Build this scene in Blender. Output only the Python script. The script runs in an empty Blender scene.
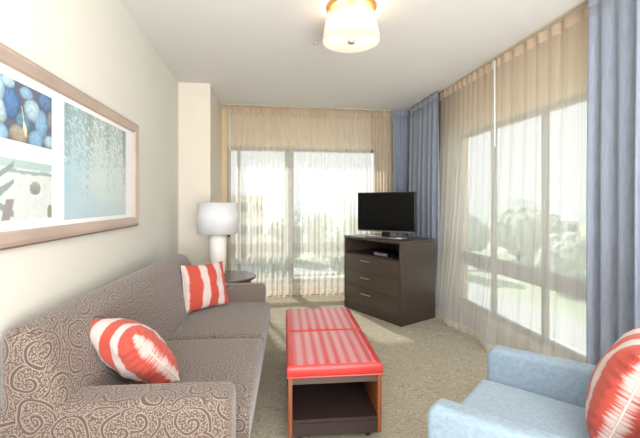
import bpy, bmesh, math, random
from mathutils import Vector, Matrix, noise
R = math.radians
scene = bpy.context.scene
COL = scene.collection
random.seed(7)

# ------------------------------------------------------------------ camera
YAW = R(8.34)
cam_d = bpy.data.cameras.new('camera')
cam_d.sensor_width = 36.0
cam_d.lens = 375 / 640 * 36.0
cam_d.shift_y = -17 / 640
cam_d.clip_start = 0.05
cam_d.clip_end = 3000
cam = bpy.data.objects.new('camera', cam_d)
cam.location = (0, 0, 1.3)
cam.rotation_euler = (R(90), 0, -YAW)
COL.objects.link(cam)
scene.camera = cam

# ------------------------------------------------------------------ world, sun, exposure
world = bpy.data.worlds.new('world')
scene.world = world
world.use_nodes = True
wn, wl = world.node_tree.nodes, world.node_tree.links
wn.clear()
wo = wn.new('ShaderNodeOutputWorld')
wb = wn.new('ShaderNodeBackground')
wtc = wn.new('ShaderNodeTexCoord')
wsep = wn.new('ShaderNodeSeparateXYZ')
wr = wn.new('ShaderNodeValToRGB')
wl.new(wtc.outputs['Generated'], wsep.inputs[0])
wl.new(wsep.outputs['Z'], wr.inputs[0])
wl.new(wr.outputs[0], wb.inputs[0])
wl.new(wb.outputs[0], wo.inputs[0])
cr = wr.color_ramp
cr.elements[0].position = 0.0; cr.elements[0].color = (0.93, 0.95, 0.97, 1)
cr.elements[1].position = 0.7; cr.elements[1].color = (0.72, 0.84, 1.0, 1)
wb.inputs['Strength'].default_value = 0.64

sun_d = bpy.data.lights.new('sun', 'SUN')
sun_d.energy = 3.0
sun_d.angle = R(2)
sun_d.color = (1.0, 0.95, 0.87)
sun = bpy.data.objects.new('sun', sun_d)
sun.rotation_euler = Vector((0.30, -1.0, -0.95)).to_track_quat('-Z', 'Y').to_euler()
COL.objects.link(sun)

def area(name, loc, direction, sx, sy, power, color=(1, 1, 1), portal=False):
    d = bpy.data.lights.new(name, 'AREA')
    d.shape = 'RECTANGLE'; d.size = sx; d.size_y = sy; d.energy = power; d.color = color
    if portal:
        d.cycles.is_portal = True
    o = bpy.data.objects.new(name, d)
    o.location = loc
    o.rotation_euler = Vector(direction).to_track_quat('-Z', 'Y').to_euler()
    COL.objects.link(o)
    return o
area('window_portal', (0.78, 5.5, 1.1), (0, -1, 0), 2.5, 2.0, 1, portal=True)
area('window_portal', (2.35, 3.3, 1.1), (-1, 0, 0), 3.8, 2.0, 1, portal=True)
# added fill under the ceiling, unseen behind the camera
area('added_overhead_fill', (0.5, -1.2, 2.55), (0, 0.35, -1), 1.8, 1.2, 50, (0.97, 0.98, 1.0))
# added broad frontal fill far behind the camera, no window there
area('added_rear_fill', (0.6, -5.0, 1.5), (0, 1, 0.08), 3.0, 2.4, 140, (0.92, 0.96, 1.0))

# added upward bounce fill behind the camera, washing the ceiling
area('added_bounce_fill', (0.7, -0.9, 0.7), (0, 0.15, 1), 1.8, 1.8, 84, (0.94, 0.97, 1.0))
scene.view_settings.view_transform = 'Standard'
scene.view_settings.look = 'None'
scene.view_settings.gamma = 1
scene.view_settings.use_curve_mapping = False
scene.view_settings.exposure = 1.08
try:
    scene.cycles.use_denoising = True
    scene.cycles.max_bounces = 12
    scene.cycles.transparent_max_bounces = 24
    scene.cycles.sample_clamp_indirect = 6
    scene.cycles.caustics_reflective = False
    scene.cycles.caustics_refractive = False
except Exception:
    pass

# ------------------------------------------------------------------ materials
def sr(r, g, b):
    f = lambda c: (c / 255 / 12.92) if c / 255 <= 0.04045 else ((c / 255 + 0.055) / 1.055) ** 2.4
    return (f(r), f(g), f(b), 1)

class NT:
    """small helper around a material node tree"""
    def __init__(self, name):
        self.m = bpy.data.materials.new(name)
        self.m.use_nodes = True
        self.t = self.m.node_tree
        self.p = self.t.nodes['Principled BSDF']
        self.out = self.t.nodes['Material Output']
    def n(self, typ, **kw):
        x = self.t.nodes.new(typ)
        for k, v in kw.items():
            if k.startswith('i_'):
                key = k[2:]
                x.inputs[int(key) if key.isdigit() else key].default_value = v
            else:
                setattr(x, k, v)
        return x
    def l(self, a, b):
        self.t.links.new(a, b)
    def math(self, op, a, b=None, c=None):
        x = self.n('ShaderNodeMath', operation=op)
        for i, v in enumerate((a, b, c)):
            if v is None: continue
            if isinstance(v, (int, float)): x.inputs[i].default_value = v
            else: self.l(v, x.inputs[i])
        return x.outputs[0]
    def ramp(self, fac, stops, interp='LINEAR'):
        x = self.n('ShaderNodeValToRGB')
        x.color_ramp.interpolation = interp
        e = x.color_ramp.elements
        while len(e) < len(stops): e.new(0.5)
        for k, (pos, c) in enumerate(stops):
            e[k].position = pos; e[k].color = c
        self.l(fac, x.inputs[0])
        return x.outputs[0]
    def mix(self, fac, a, b):
        x = self.n('ShaderNodeMix', data_type='RGBA')
        for sock, v in ((x.inputs[0], fac), (x.inputs[6], a), (x.inputs[7], b)):
            if hasattr(v, 'links') or hasattr(v, 'is_linked'): self.l(v, sock)
            else: sock.default_value = v
        return x.outputs[2]
    def coords(self, which='Object', scale=(1, 1, 1)):
        tc = self.n('ShaderNodeTexCoord'); mp = self.n('ShaderNodeMapping')
        mp.inputs['Scale'].default_value = scale
        self.l(tc.outputs[which], mp.inputs[0])
        return mp.outputs[0]
    def noise(self, vec, scale, detail=3, rough=0.5):
        x = self.n('ShaderNodeTexNoise'); x.inputs['Scale'].default_value = scale
        x.inputs['Detail'].default_value = detail; x.inputs['Roughness'].default_value = rough
        self.l(vec, x.inputs['Vector'])
        return x.outputs[0]
    def bump(self, h, strength, dist=0.002):
        x = self.n('ShaderNodeBump'); x.inputs['Strength'].default_value = strength
        x.inputs['Distance'].default_value = dist
        self.l(h, x.inputs['Height']); self.l(x.outputs[0], self.p.inputs['Normal'])
    def set(self, rough=0.6, metal=0.0, color=None, spec=None, sheen=None):
        self.p.inputs['Roughness'].default_value = rough
        self.p.inputs['Metallic'].default_value = metal
        if color is not None:
            if hasattr(color, 'is_linked'): self.l(color, self.p.inputs['Base Color'])
            else: self.p.inputs['Base Color'].default_value = color
        if spec is not None: self.p.inputs['Specular IOR Level'].default_value = spec
        if sheen is not None: self.p.inputs['Sheen Weight'].default_value = sheen
        return self.m

def plain(name, col, rough=0.6, metal=0.0, var=0.06, scale=30, bump=0.0, spec=None, coord='Object', stretch=(1, 1, 1)):
    k = NT(name)
    v = k.coords(coord, stretch)
    n = k.noise(v, scale)
    dark = tuple(c * (1 - var) for c in col[:3]) + (1,)
    lite = tuple(min(1, c * (1 + var)) for c in col[:3]) + (1,)
    c = k.ramp(n, [(0.3, dark), (0.7, lite)])
    if bump: k.bump(n, bump)
    return k.set(rough, metal, c, spec)

M = {}
M['wall'] = plain('wall_paint', sr(222, 221, 214), 0.85, var=0.01, scale=4, bump=0.02)
M['wall_pier'] = plain('pier_paint', sr(224, 214, 200), 0.85, var=0.01, scale=4)
M['ceiling'] = plain('ceiling_paint', sr(224, 222, 220), 0.9, var=0.01, scale=4)
M['soffit'] = plain('soffit_paint', sr(214, 192, 158), 0.85, var=0.01, scale=4)
M['base'] = plain('baseboard_paint', sr(190, 180, 160), 0.5, var=0.02)
M['alu'] = plain('window_aluminium', sr(120, 122, 118), 0.45, 0.3, var=0.03)
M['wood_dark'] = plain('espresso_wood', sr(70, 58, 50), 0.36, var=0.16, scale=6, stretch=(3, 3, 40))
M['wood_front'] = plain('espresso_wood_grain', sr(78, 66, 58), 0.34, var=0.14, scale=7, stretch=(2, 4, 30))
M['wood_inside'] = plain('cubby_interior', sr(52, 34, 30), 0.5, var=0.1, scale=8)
M['wood_brown'] = plain('chestnut_wood', sr(142, 82, 50), 0.4, var=0.14, scale=8, stretch=(12, 12, 1))
M['wood_ott'] = plain('shade_darkened_plum_wood', sr(54, 40, 38), 0.42, var=0.1, scale=8, stretch=(1, 8, 20))  # dark wood, deepened further to paint in the cubby's inner shade
M['wood_rail'] = plain('greyed_rail_wood', sr(88, 74, 68), 0.4, var=0.08, scale=8, stretch=(1, 8, 20))
M['table_wood'] = plain('mahogany_top', sr(84, 58, 50), 0.25, var=0.12, scale=8, stretch=(1, 12, 1))
M['nickel'] = plain('brushed_nickel', sr(215, 212, 205), 0.3, 1.0, var=0.03)
M['black_plastic'] = plain('black_plastic', sr(16, 16, 16), 0.35, var=0.05)
M['grey_plastic'] = plain('grey_plastic', sr(120, 120, 118), 0.4, var=0.05)
M['silver'] = plain('silver_plastic', sr(150, 150, 150), 0.25, 0.6, var=0.03)
M['screen'] = plain('screen_glass', (0.003, 0.003, 0.003, 1), 0.2, var=0.02, spec=0.2)
M['foot'] = plain('dark_foot', sr(35, 28, 25), 0.4)
M['ceramic'] = plain('white_ceramic', sr(240, 236, 228), 0.25, var=0.015, scale=60, bump=0.15)
M['brass'] = plain('satin_brass', sr(214, 168, 106), 0.35, 0.85, var=0.03)
M['mat_board'] = plain('mat_board', sr(240, 240, 242), 0.8, var=0.005)

# picture moulding: champagne bronze, subtle streaks
k = NT('champagne_moulding')
n = k.noise(k.coords('Object', (1, 1, 1)), 3, 1)
M['moulding'] = k.set(0.38, 0.35, k.ramp(n, [(0.3, sr(188, 168, 158)), (0.7, sr(204, 184, 172))]))

M['moulding_edge'] = plain('dark_bronze_edge', sr(120, 98, 86), 0.4, 0.3)

# carpet
k = NT('carpet')
v = k.coords('Object')
nz = k.n('ShaderNodeTexNoise'); nz.inputs['Scale'].default_value = 6; k.l(v, nz.inputs['Vector'])
ad = k.n('ShaderNodeVectorMath', operation='MULTIPLY_ADD')
k.l(nz.outputs['Color'], ad.inputs[0]); ad.inputs[1].default_value = (0.3, 0.3, 0); k.l(v, ad.inputs[2])
vo = k.n('ShaderNodeTexVoronoi', feature='DISTANCE_TO_EDGE'); vo.inputs['Scale'].default_value = 13
k.l(ad.outputs[0], vo.inputs['Vector'])
wv = k.n('ShaderNodeTexWave', wave_type='RINGS'); wv.inputs['Scale'].default_value = 16; wv.inputs['Distortion'].default_value = 16; wv.inputs['Detail'].default_value = 2
k.l(ad.outputs[0], wv.inputs['Vector'])
fine = k.noise(v, 160, 2)
pat = k.math('ADD', k.math('MULTIPLY', wv.outputs['Fac'], 0.5), k.math('MULTIPLY', fine, 0.5))
line = k.math('LESS_THAN', vo.outputs['Distance'], 0.05)
pat = k.math('ADD', pat, k.math('MULTIPLY', line, 0.12))
c = k.ramp(pat, [(0.2, sr(158, 149, 131)), (0.8, sr(194, 185, 166))])
k.bump(fine, 0.5, 0.004)
M['carpet'] = k.set(0.95, 0, c, 0.1)

# sofa scroll fabric (uses UVs laid out in metres)
k = NT('scroll_upholstery')
v0 = k.coords('UV')
nz = k.n('ShaderNodeTexNoise'); nz.inputs['Scale'].default_value = 9; nz.inputs['Detail'].default_value = 1; k.l(v0, nz.inputs['Vector'])
ad = k.n('ShaderNodeVectorMath', operation='MULTIPLY_ADD')
k.l(nz.outputs['Color'], ad.inputs[0]); ad.inputs[1].default_value = (0.05, 0.05, 0); k.l(v0, ad.inputs[2])
vo = k.n('ShaderNodeTexVoronoi', voronoi_dimensions='2D', feature='F1')
vo.inputs['Scale'].default_value = 8.0; vo.inputs['Randomness'].default_value = 0.75
k.l(ad.outputs[0], vo.inputs['Vector'])
sb = k.n('ShaderNodeVectorMath', operation='SUBTRACT')
k.l(ad.outputs[0], sb.inputs[0]); k.l(vo.outputs['Position'], sb.inputs[1])
sp = k.n('ShaderNodeSeparateXYZ'); k.l(sb.outputs[0], sp.inputs[0])
ang = k.math('ARCTAN2', sp.outputs[1], sp.outputs[0])
ln = k.n('ShaderNodeVectorMath', operation='LENGTH'); k.l(sb.outputs[0], ln.inputs[0])
rad = ln.outputs['Value']
spir = k.math('FRACT', k.math('ADD', k.math('DIVIDE', ang, 6.28318), k.math('MULTIPLY', rad, 21.0)))
dist = k.math('ABSOLUTE', k.math('SUBTRACT', spir, 0.5))
ribbon = k.math('LESS_THAN', dist, 0.10)
outline = k.math('LESS_THAN', dist, 0.18)
dv = k.n('ShaderNodeTexVoronoi', voronoi_dimensions='2D', feature='F1')
dv.inputs['Scale'].default_value = 120; dv.inputs['Randomness'].default_value = 0.85
k.l(v0, dv.inputs['Vector'])
dots = k.math('LESS_THAN', dv.outputs['Distance'], 0.33)
dark, lite, mid = sr(94, 80, 73), sr(142, 127, 118), sr(86, 73, 67)
c = k.mix(dots, dark, lite)
c = k.mix(outline, c, lite)
c = k.mix(ribbon, c, mid)
k.bump(dots, 0.15, 0.001)
M['sofa'] = k.set(0.85, 0, c, 0.2, 0.3)

# red stool cushion: vinyl with satin stripes running lengthwise
k = NT('red_striped_vinyl')
v = k.coords('UV')
sp = k.n('ShaderNodeSeparateXYZ'); k.l(v, sp.inputs[0])
s = k.math('SINE', k.math('MULTIPLY', sp.outputs[0], 2 * math.pi * 17))
s2 = k.math('SINE', k.math('MULTIPLY', sp.outputs[0], 2 * math.pi * 3.3))
f_ = k.math('ADD', k.math('MULTIPLY', s, 0.40), k.math('ADD', 0.5, k.math('MULTIPLY', s2, 0.10)))
geo = k.n('ShaderNodeTexCoord'); gs = k.n('ShaderNodeSeparateXYZ'); k.l(geo.outputs['Normal'], gs.inputs[0])
inx = k.math('LESS_THAN', k.math('ABSOLUTE', k.math('SUBTRACT', sp.outputs[0], 0.26)), 0.222)
topm = k.math('MULTIPLY', k.math('GREATER_THAN', gs.outputs[2], 0.96), inx)
f_ = k.math('MULTIPLY', f_, topm)
c = k.ramp(f_, [(0.0, sr(196, 62, 58)), (0.8, sr(200, 140, 144))])
r_ = k.math('SUBTRACT', 0.36, k.math('MULTIPLY', f_, 0.06))
k.l(r_, k.p.inputs['Roughness'])
M['red_vinyl'] = k.set(0.34, 0, c, 0.5)
k.l(r_, k.p.inputs['Roughness'])
M['red_piping'] = plain('red_piping', sr(214, 82, 70), 0.35, var=0.04)

# pillow: coral bands with feathered edges
def pillow_mat(name, edges):
    k = NT(name)
    tc = k.coords('UV')
    sp = k.n('ShaderNodeSeparateXYZ'); k.l(tc, sp.inputs[0])
    mp = k.n('ShaderNodeMapping'); mp.inputs['Scale'].default_value = (1.5, 42, 1); k.l(tc, mp.inputs[0])
    feather = k.noise(mp.outputs[0], 1.0, 3, 0.7)
    big = k.noise(tc, 3.0, 1)
    amp = k.math('ADD', 0.045, k.math('MULTIPLY', k.math('LESS_THAN', sp.outputs[0], 0.14), 0.06))
    u = k.math('ADD', sp.outputs[0], k.math('MULTIPLY', k.math('SUBTRACT', feather, 0.5), amp))
    u = k.math('ADD', u, k.math('MULTIPLY', k.math('SUBTRACT', big, 0.5), 0.10))
    red, white = sr(190, 80, 66), sr(212, 201, 196)
    stops = []
    col = white
    stops.append((0.0, white))
    for i, e in enumerate(edges):
        nc = red if col is white else white
        stops.append((max(0.001, e - 0.010), col)); stops.append((e + 0.010, nc)); col = nc
    c = k.ramp(u, stops)
    weave = k.noise(k.coords('UV', (60, 60, 1)), 4, 2)
    c2 = k.mix(k.math('MULTIPLY', weave, 0.22), c, sr(180, 60, 50))
    k.bump(weave, 0.25, 0.002)
    return k.set(0.8, 0, c2, 0.2, 0.15)
M['pillow'] = pillow_mat('coral_striped_cotton', [0.07, 0.33, 0.50, 0.70, 0.86])
M['pillow_b'] = pillow_mat('coral_striped_cotton_crown', [0.012, 0.22, 0.38, 0.58, 0.76])

# blue fabrics
def linen(name, a, b, stretch, rough=0.9, coord='UV', sc=9):
    k = NT(name)
    v = k.coords(coord, stretch)
    n1 = k.noise(v, sc, 4, 0.65)
    n2 = k.noise(k.coords(coord, (1, 1, 1)), 220, 2)
    f = k.math('ADD', k.math('MULTIPLY', n1, 0.7), k.math('MULTIPLY', n2, 0.3))
    k.bump(n2, 0.25, 0.001)
    return k.set(rough, 0, k.ramp(f, [(0.32, a), (0.68, b)]), 0.15, 0.2)
M['drape'] = linen('blue_linen_drape', sr(129, 136, 150), sr(152, 159, 174), (9, 1.2, 1), sc=7)
M['chair'] = linen('light_blue_chenille', sr(128, 146, 162), sr(152, 170, 185), (4, 4, 4), sc=12)
M['chair_seat'] = linen('pale_blue_chenille', sr(138, 155, 170), sr(162, 179, 193), (4, 4, 4), sc=12)

# sheers
def sheer(name, col, transp, transl):
    k = NT(name)
    t = k.t
    t.nodes.remove(k.p)
    tr = k.n('ShaderNodeBsdfTransparent')
    df = k.n('ShaderNodeBsdfDiffuse'); tl = k.n('ShaderNodeBsdfTranslucent')
    v = k.coords('UV', (1, 0.02, 1))
    n_ = k.noise(v, 34, 4, 0.7)
    c = k.ramp(n_, [(0.3, tuple(x * 0.94 for x in col[:3]) + (1,)), (0.7, col)])
    k.l(c, df.inputs[0]); k.l(c, tl.inputs[0])
    m1 = k.n('ShaderNodeMixShader'); m1.inputs[0].default_value = transl
    k.l(df.outputs[0], m1.inputs[1]); k.l(tl.outputs[0], m1.inputs[2])
    # a voile covers more when its threads are seen edge-on
    lw = k.n('ShaderNodeLayerWeight'); lw.inputs[0].default_value = 0.35
    fac = k.math('SUBTRACT', transp, k.math('MULTIPLY', lw.outputs['Facing'], 0.12 * transp))
    fac = k.math('ADD', fac, k.math('MULTIPLY', k.math('SUBTRACT', n_, 0.5), 0.5))
    m2 = k.n('ShaderNodeMixShader'); k.l(fac, m2.inputs[0])
    k.l(m1.outputs[0], m2.inputs[1]); k.l(tr.outputs[0], m2.inputs[2])
    k.l(m2.outputs[0], k.out.inputs['Surface'])
    return k.m
M['sheer'] = sheer('cream_voile', sr(248, 242, 234), 0.44, 0.62)
M['sheer_mid'] = sheer('cream_voile_doubled', sr(234, 220, 204), 0.32, 0.5)
M['sheer_dense'] = sheer('cream_voile_gathered', sr(232, 212, 192), 0.12, 0.45)
M['sheer_hem'] = sheer('cream_voile_hem', sr(240, 228, 214), 0.22, 0.5)

# lamp shade fabrics
def shade_mat(name, col, em, emcol):
    k = NT(name)
    t = k.t
    df = k.n('ShaderNodeBsdfDiffuse'); df.inputs[0].default_value = col
    tl = k.n('ShaderNodeBsdfTranslucent'); tl.inputs[0].default_value = col
    m1 = k.n('ShaderNodeMixShader'); m1.inputs[0].default_value = 0.5
    k.l(df.outputs[0], m1.inputs[1]); k.l(tl.outputs[0], m1.inputs[2])
    last = m1.outputs[0]
    if em:
        e = k.n('ShaderNodeEmission'); e.inputs[0].default_value = emcol; e.inputs[1].default_value = em
        a = k.n('ShaderNodeAddShader'); k.l(last, a.inputs[0]); k.l(e.outputs[0], a.inputs[1]); last = a.outputs[0]
    t.nodes.remove(k.p)
    k.l(last, k.out.inputs['Surface'])
    return k.m
M['lamp_shade'] = shade_mat('white_linen_shade', sr(252, 253, 255), 0, None)
M['drum_shade'] = shade_mat('lit_drum_shade', sr(226, 221, 216), 0.03, (1, 0.93, 0.86, 1))
# frosted diffuser brighter over its two bulbs
k = NT('lit_frosted_diffuser')
v = k.coords('Object')
def spot(cx, cy):
    s_ = k.n('ShaderNodeVectorMath', operation='DISTANCE'); k.l(v, s_.inputs[0]); s_.inputs[1].default_value = (cx, cy, 0)
    return s_.outputs['Value']
d = k.math('MINIMUM', spot(-0.09, 0.0), spot(0.085, -0.01))
strength = k.ramp(d, [(0.0, (1, 1, 1, 1)), (0.07, (0.35, 0.35, 0.35, 1)), (0.16, (0.12, 0.12, 0.12, 1))])
em = k.n('ShaderNodeEmission'); em.inputs[0].default_value = (1, 0.84, 0.68, 1)
k.l(k.math('ADD', 0.10, k.math('MULTIPLY', strength, 0.42)), em.inputs[1])
df = k.n('ShaderNodeBsdfDiffuse'); df.inputs[0].default_value = sr(240, 225, 205)
ads = k.n('ShaderNodeAddShader'); k.l(em.outputs[0], ads.inputs[0]); k.l(df.outputs[0], ads.inputs[1])
k.l(ads.outputs[0], k.out.inputs['Surface'])
M['diffuser'] = k.m

# window glass
k = NT('window_glass')
tr = k.n('ShaderNodeBsdfTransparent'); tr.inputs[0].default_value = (0.95, 0.97, 0.96, 1)
gl = k.n('ShaderNodeBsdfGlossy'); gl.inputs['Roughness'].default_value = 0.02
fr = k.n('ShaderNodeLayerWeight'); fr.inputs[0].default_value = 0.5
mx = k.n('ShaderNodeMixShader'); k.l(k.math('ADD', 0.02, k.math('MULTIPLY', k.math('POWER', fr.outputs['Facing'], 5.0), 0.5)), mx.inputs[0]); k.l(tr.outputs[0], mx.inputs[1]); k.l(gl.outputs[0], mx.inputs[2])
k.l(mx.outputs[0], k.out.inputs['Surface'])
M['glass'] = k.m

# vertex-painted print
k = NT('printed_photo')
at_ = k.n('ShaderNodeAttribute'); at_.attribute_name = 'ink'
M['print'] = k.set(0.5, 0, at_.outputs['Color'], 0.3)

# outside: haze painted in as paled ground, tree and hill colours
M['grass'] = plain('hazed_lawn', sr(190, 198, 172), 0.9, var=0.2, scale=0.06)
M['asphalt'] = plain('hazed_asphalt', sr(200, 200, 196), 0.9, var=0.06, scale=0.4)
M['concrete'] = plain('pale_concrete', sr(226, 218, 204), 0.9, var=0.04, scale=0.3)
M['leaf'] = plain('hazed_foliage', sr(182, 192, 174), 0.9, var=0.35, scale=1.2)
M['hill'] = plain('hazed_woodland', sr(190, 198, 196), 0.95, var=0.12, scale=0.03)
M['bark'] = plain('bark', sr(90, 75, 60), 0.9)
M['beige_stucco'] = plain('beige_stucco', sr(208, 200, 184), 0.9, var=0.03, scale=0.4)
M['white_stucco'] = plain('white_stucco', sr(236, 234, 228), 0.9, var=0.02, scale=0.4)
M['dark_glass'] = plain('dark_window_glass', sr(95, 105, 110), 0.2, var=0.05)
M['car_white'] = plain('white_car_paint', sr(238, 238, 238), 0.25, var=0.01)
M['car_grey'] = plain('grey_car_paint', sr(120, 124, 128), 0.25, var=0.01)
M['tyre'] = plain('tyre_rubber', sr(35, 35, 35), 0.8)

# ------------------------------------------------------------------ builders
def obj(name, bm, mat, parent=None, smooth=None, bevel=0, seg=3, loc=None, uv=False):
    me = bpy.data.meshes.new(name)
    if uv:
        box_uv(bm)
    bmesh.ops.recalc_face_normals(bm, faces=bm.faces)
    bm.to_mesh(me); bm.free()
    if mat is not None:
        me.materials.append(mat)
    o = bpy.data.objects.new(name, me)
    COL.objects.link(o)
    if parent is not None: o.parent = parent
    if loc is not None: o.location = loc
    if bevel:
        b = o.modifiers.new('bevel', 'BEVEL'); b.width = bevel; b.segments = seg; b.limit_method = 'ANGLE'; b.angle_limit = R(30)
        smooth = True if smooth is None else smooth
    if smooth:
        for p in me.polygons: p.use_smooth = True
    return o

def box_uv(bm):
    bm.normal_update()
    uvl = bm.loops.layers.uv.verify()
    for f in bm.faces:
        n = f.normal
        ax = max(range(3), key=lambda i: abs(n[i]))
        for lp in f.loops:
            c = lp.vert.co
            lp[uvl].uv = ((c.y, c.z) if ax == 0 else (c.x, c.z) if ax == 1 else (c.x, c.y))

def BM(): return bmesh.new()

def add_box(bm, x0, x1, y0, y1, z0, z1):
    vs = [bm.verts.new((x, y, z)) for z in (z0, z1) for y in (y0, y1) for x in (x0, x1)]
    for f in ((0, 2, 3, 1), (4, 5, 7, 6), (0, 1, 5, 4), (2, 6, 7, 3), (0, 4, 6, 2), (1, 3, 7, 5)):
        bm.faces.new([vs[i] for i in f])
    return bm

def box(x0, x1, y0, y1, z0, z1): return add_box(BM(), x0, x1, y0, y1, z0, z1)

def lathe(profile, seg=40, cap=True, bm=None, center=(0, 0)):
    bm = bm or BM()
    rings = []
    for r, z in profile:
        rings.append([bm.verts.new((center[0] + r * math.cos(2 * math.pi * i / seg), center[1] + r * math.sin(2 * math.pi * i / seg), z)) for i in range(seg)])
    for a, b in zip(rings, rings[1:]):
        for i in range(seg):
            bm.faces.new((a[i], a[(i + 1) % seg], b[(i + 1) % seg], b[i]))
    if cap:
        bm.faces.new(rings[0][::-1]); bm.faces.new(rings[-1])
    return bm

def tube(pts, r, seg=8, bm=None):
    bm = bm or BM()
    pts = [Vector(p) for p in pts]
    rings = []
    for i, p in enumerate(pts):
        d = (pts[min(i + 1, len(pts) - 1)] - pts[max(i - 1, 0)]).normalized()
        a = d.orthogonal().normalized() if i == 0 else (rings_a - d * rings_a.dot(d)).normalized()
        rings_a = a
        b = d.cross(a)
        rings.append([bm.verts.new(p + a * r * math.cos(2 * math.pi * j / seg) + b * r * math.sin(2 * math.pi * j / seg)) for j in range(seg)])
    for A, B in zip(rings, rings[1:]):
        for j in range(seg):
            bm.faces.new((A[j], A[(j + 1) % seg], B[(j + 1) % seg], B[j]))
    bm.faces.new(rings[0][::-1]); bm.faces.new(rings[-1])
    return bm

def tag(o, label, cat, group=None, kind=None):
    o['label'] = label; o['category'] = cat
    if group: o['group'] = group
    if kind: o['kind'] = kind
    return o

def thing(name, label, cat, loc=(0, 0, 0), rotz=0, group=None):
    o = bpy.data.objects.new(name, None)
    o.empty_display_size = 0.1
    COL.objects.link(o)
    o.location = loc; o.rotation_euler = (0, 0, rotz)
    return tag(o, label, cat, group)

def struct(name, bm, mat, parent=None, **kw):
    o = obj(name, bm, mat, parent, **kw)
    if parent is None: o['kind'] = 'structure'
    return o

def dup(root, loc, rotz, label=None):
    r = root.copy(); COL.objects.link(r); r.location = loc; r.rotation_euler = (0, 0, rotz)
    if label: r['label'] = label
    for ch in list(root.children):
        c = ch.copy(); COL.objects.link(c); c.parent = r
        for g in list(ch.children):
            d_ = g.copy(); COL.objects.link(d_); d_.parent = c
    return r

# ------------------------------------------------------------------ room shell
WX, RX, BY, H = -0.93, 2.22, 5.36, 2.6
struct('floor', box(WX - 0.1, RX + 0.15, -2.6, BY + 0.15, -0.1, 0), M['carpet'])
struct('ceiling', box(WX - 0.1, RX + 0.15, -2.6, BY + 0.15, H, H + 0.1), M['ceiling'])
struct('wall_left', box(WX - 0.12, WX, -2.6, BY + 0.15, 0, H), M['wall'])
struct('wall_pier', box(WX, -0.595, 4.25, BY, 0, H), M['wall_pier'])
SILL, HEAD = 0.14, 2.075
# back wall around its window
bx0, bx1 = -0.52, 1.66
b = box(-0.595, bx0, BY, BY + 0.15, 0, H); add_box(b, bx1, RX + 0.15, BY, BY + 0.15, 0, H); add_box(b, bx0, bx1, BY, BY + 0.15, 0, SILL)
add_box(b, bx0, bx1, BY, BY + 0.15, HEAD, H)
struct('wall_back', b, M['soffit'])
# right wall around its window
ry0, ry1 = 1.45, 4.12
b = box(RX, RX + 0.15, -2.6, ry0, 0, H); add_box(b, RX, RX + 0.15, ry1, BY, 0, H); add_box(b, RX, RX + 0.15, ry0, ry1, 0, SILL)
add_box(b, RX, RX + 0.15, ry0, ry1, HEAD, H)
struct('wall_right', b, M['soffit'])
struct('baseboard_left', box(WX, WX + 0.012, -2.6, 4.25, 0, 0.1), M['base'])
struct('baseboard_pier', box(WX + 0.012, -0.595, 4.238, 4.25, 0, 0.1), M['base'])
struct('baseboard_back', box(-0.56, RX - 0.012, BY - 0.012, BY, 0, 0.1), M['base'])
struct('baseboard_right', box(RX - 0.012, RX, -2.6, BY - 0.012, 0, 0.1), M['base'])

def win_empty(name):
    o = bpy.data.objects.new(name, None); COL.objects.link(o); o['kind'] = 'structure'; return o
w1 = win_empty('window_1')
y0, y1 = BY + 0.02, BY + 0.10
f = box(bx0, bx1, y0, y1, HEAD - 0.045, HEAD); add_box(f, bx0, bx1, y0, y1, SILL, SILL + 0.05)
for a, c in ((bx0, bx0 + 0.04), (bx1 - 0.04, bx1)):
    add_box(f, a, c, y0, y1, SILL + 0.05, HEAD - 0.045)
obj('window_frame', f, M['alu'], w1)
for a, c in ((-0.385, -0.345), (0.285, 0.405)):
    obj('mullion', box(a, c, y0, y1, SILL + 0.05, HEAD - 0.045), M['alu'], w1)
obj('transom', box(bx0 + 0.04, bx1 - 0.04, y0 + 0.005, y1 - 0.005, 0.575, 0.715), M['alu'], w1)
obj('window_pane', box(bx0 + 0.04, bx1 - 0.04, y0 + 0.04, y0 + 0.046, SILL + 0.05, HEAD - 0.045), M['glass'], w1)
w2 = win_empty('window_2')
x0, x1 = RX + 0.02, RX + 0.10
x0, x1 = RX + 0.02, RX + 0.065
f = box(x0, x1, ry0, ry1, HEAD - 0.05, HEAD); add_box(f, x0, x1, ry0, ry1, SILL, SILL + 0.05)
for a, c in ((ry0, ry0 + 0.04), (ry1 - 0.04, ry1)):
    add_box(f, x0, x1, a, c, SILL + 0.05, HEAD - 0.05)
obj('window_frame', f, M['alu'], w2)
for a in (2.76, 3.45):
    obj('mullion', box(x0, x1, a - 0.018, a + 0.018, SILL + 0.05, HEAD - 0.05), M['alu'], w2)
obj('transom', box(x0 + 0.005, x1 - 0.005, ry0 + 0.04, ry1 - 0.04, 0.60, 0.74), M['alu'], w2)
obj('window_pane', box(x0 + 0.02, x0 + 0.026, ry0 + 0.04, ry1 - 0.04, SILL + 0.05, HEAD - 0.05), M['glass'], w2)

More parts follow.
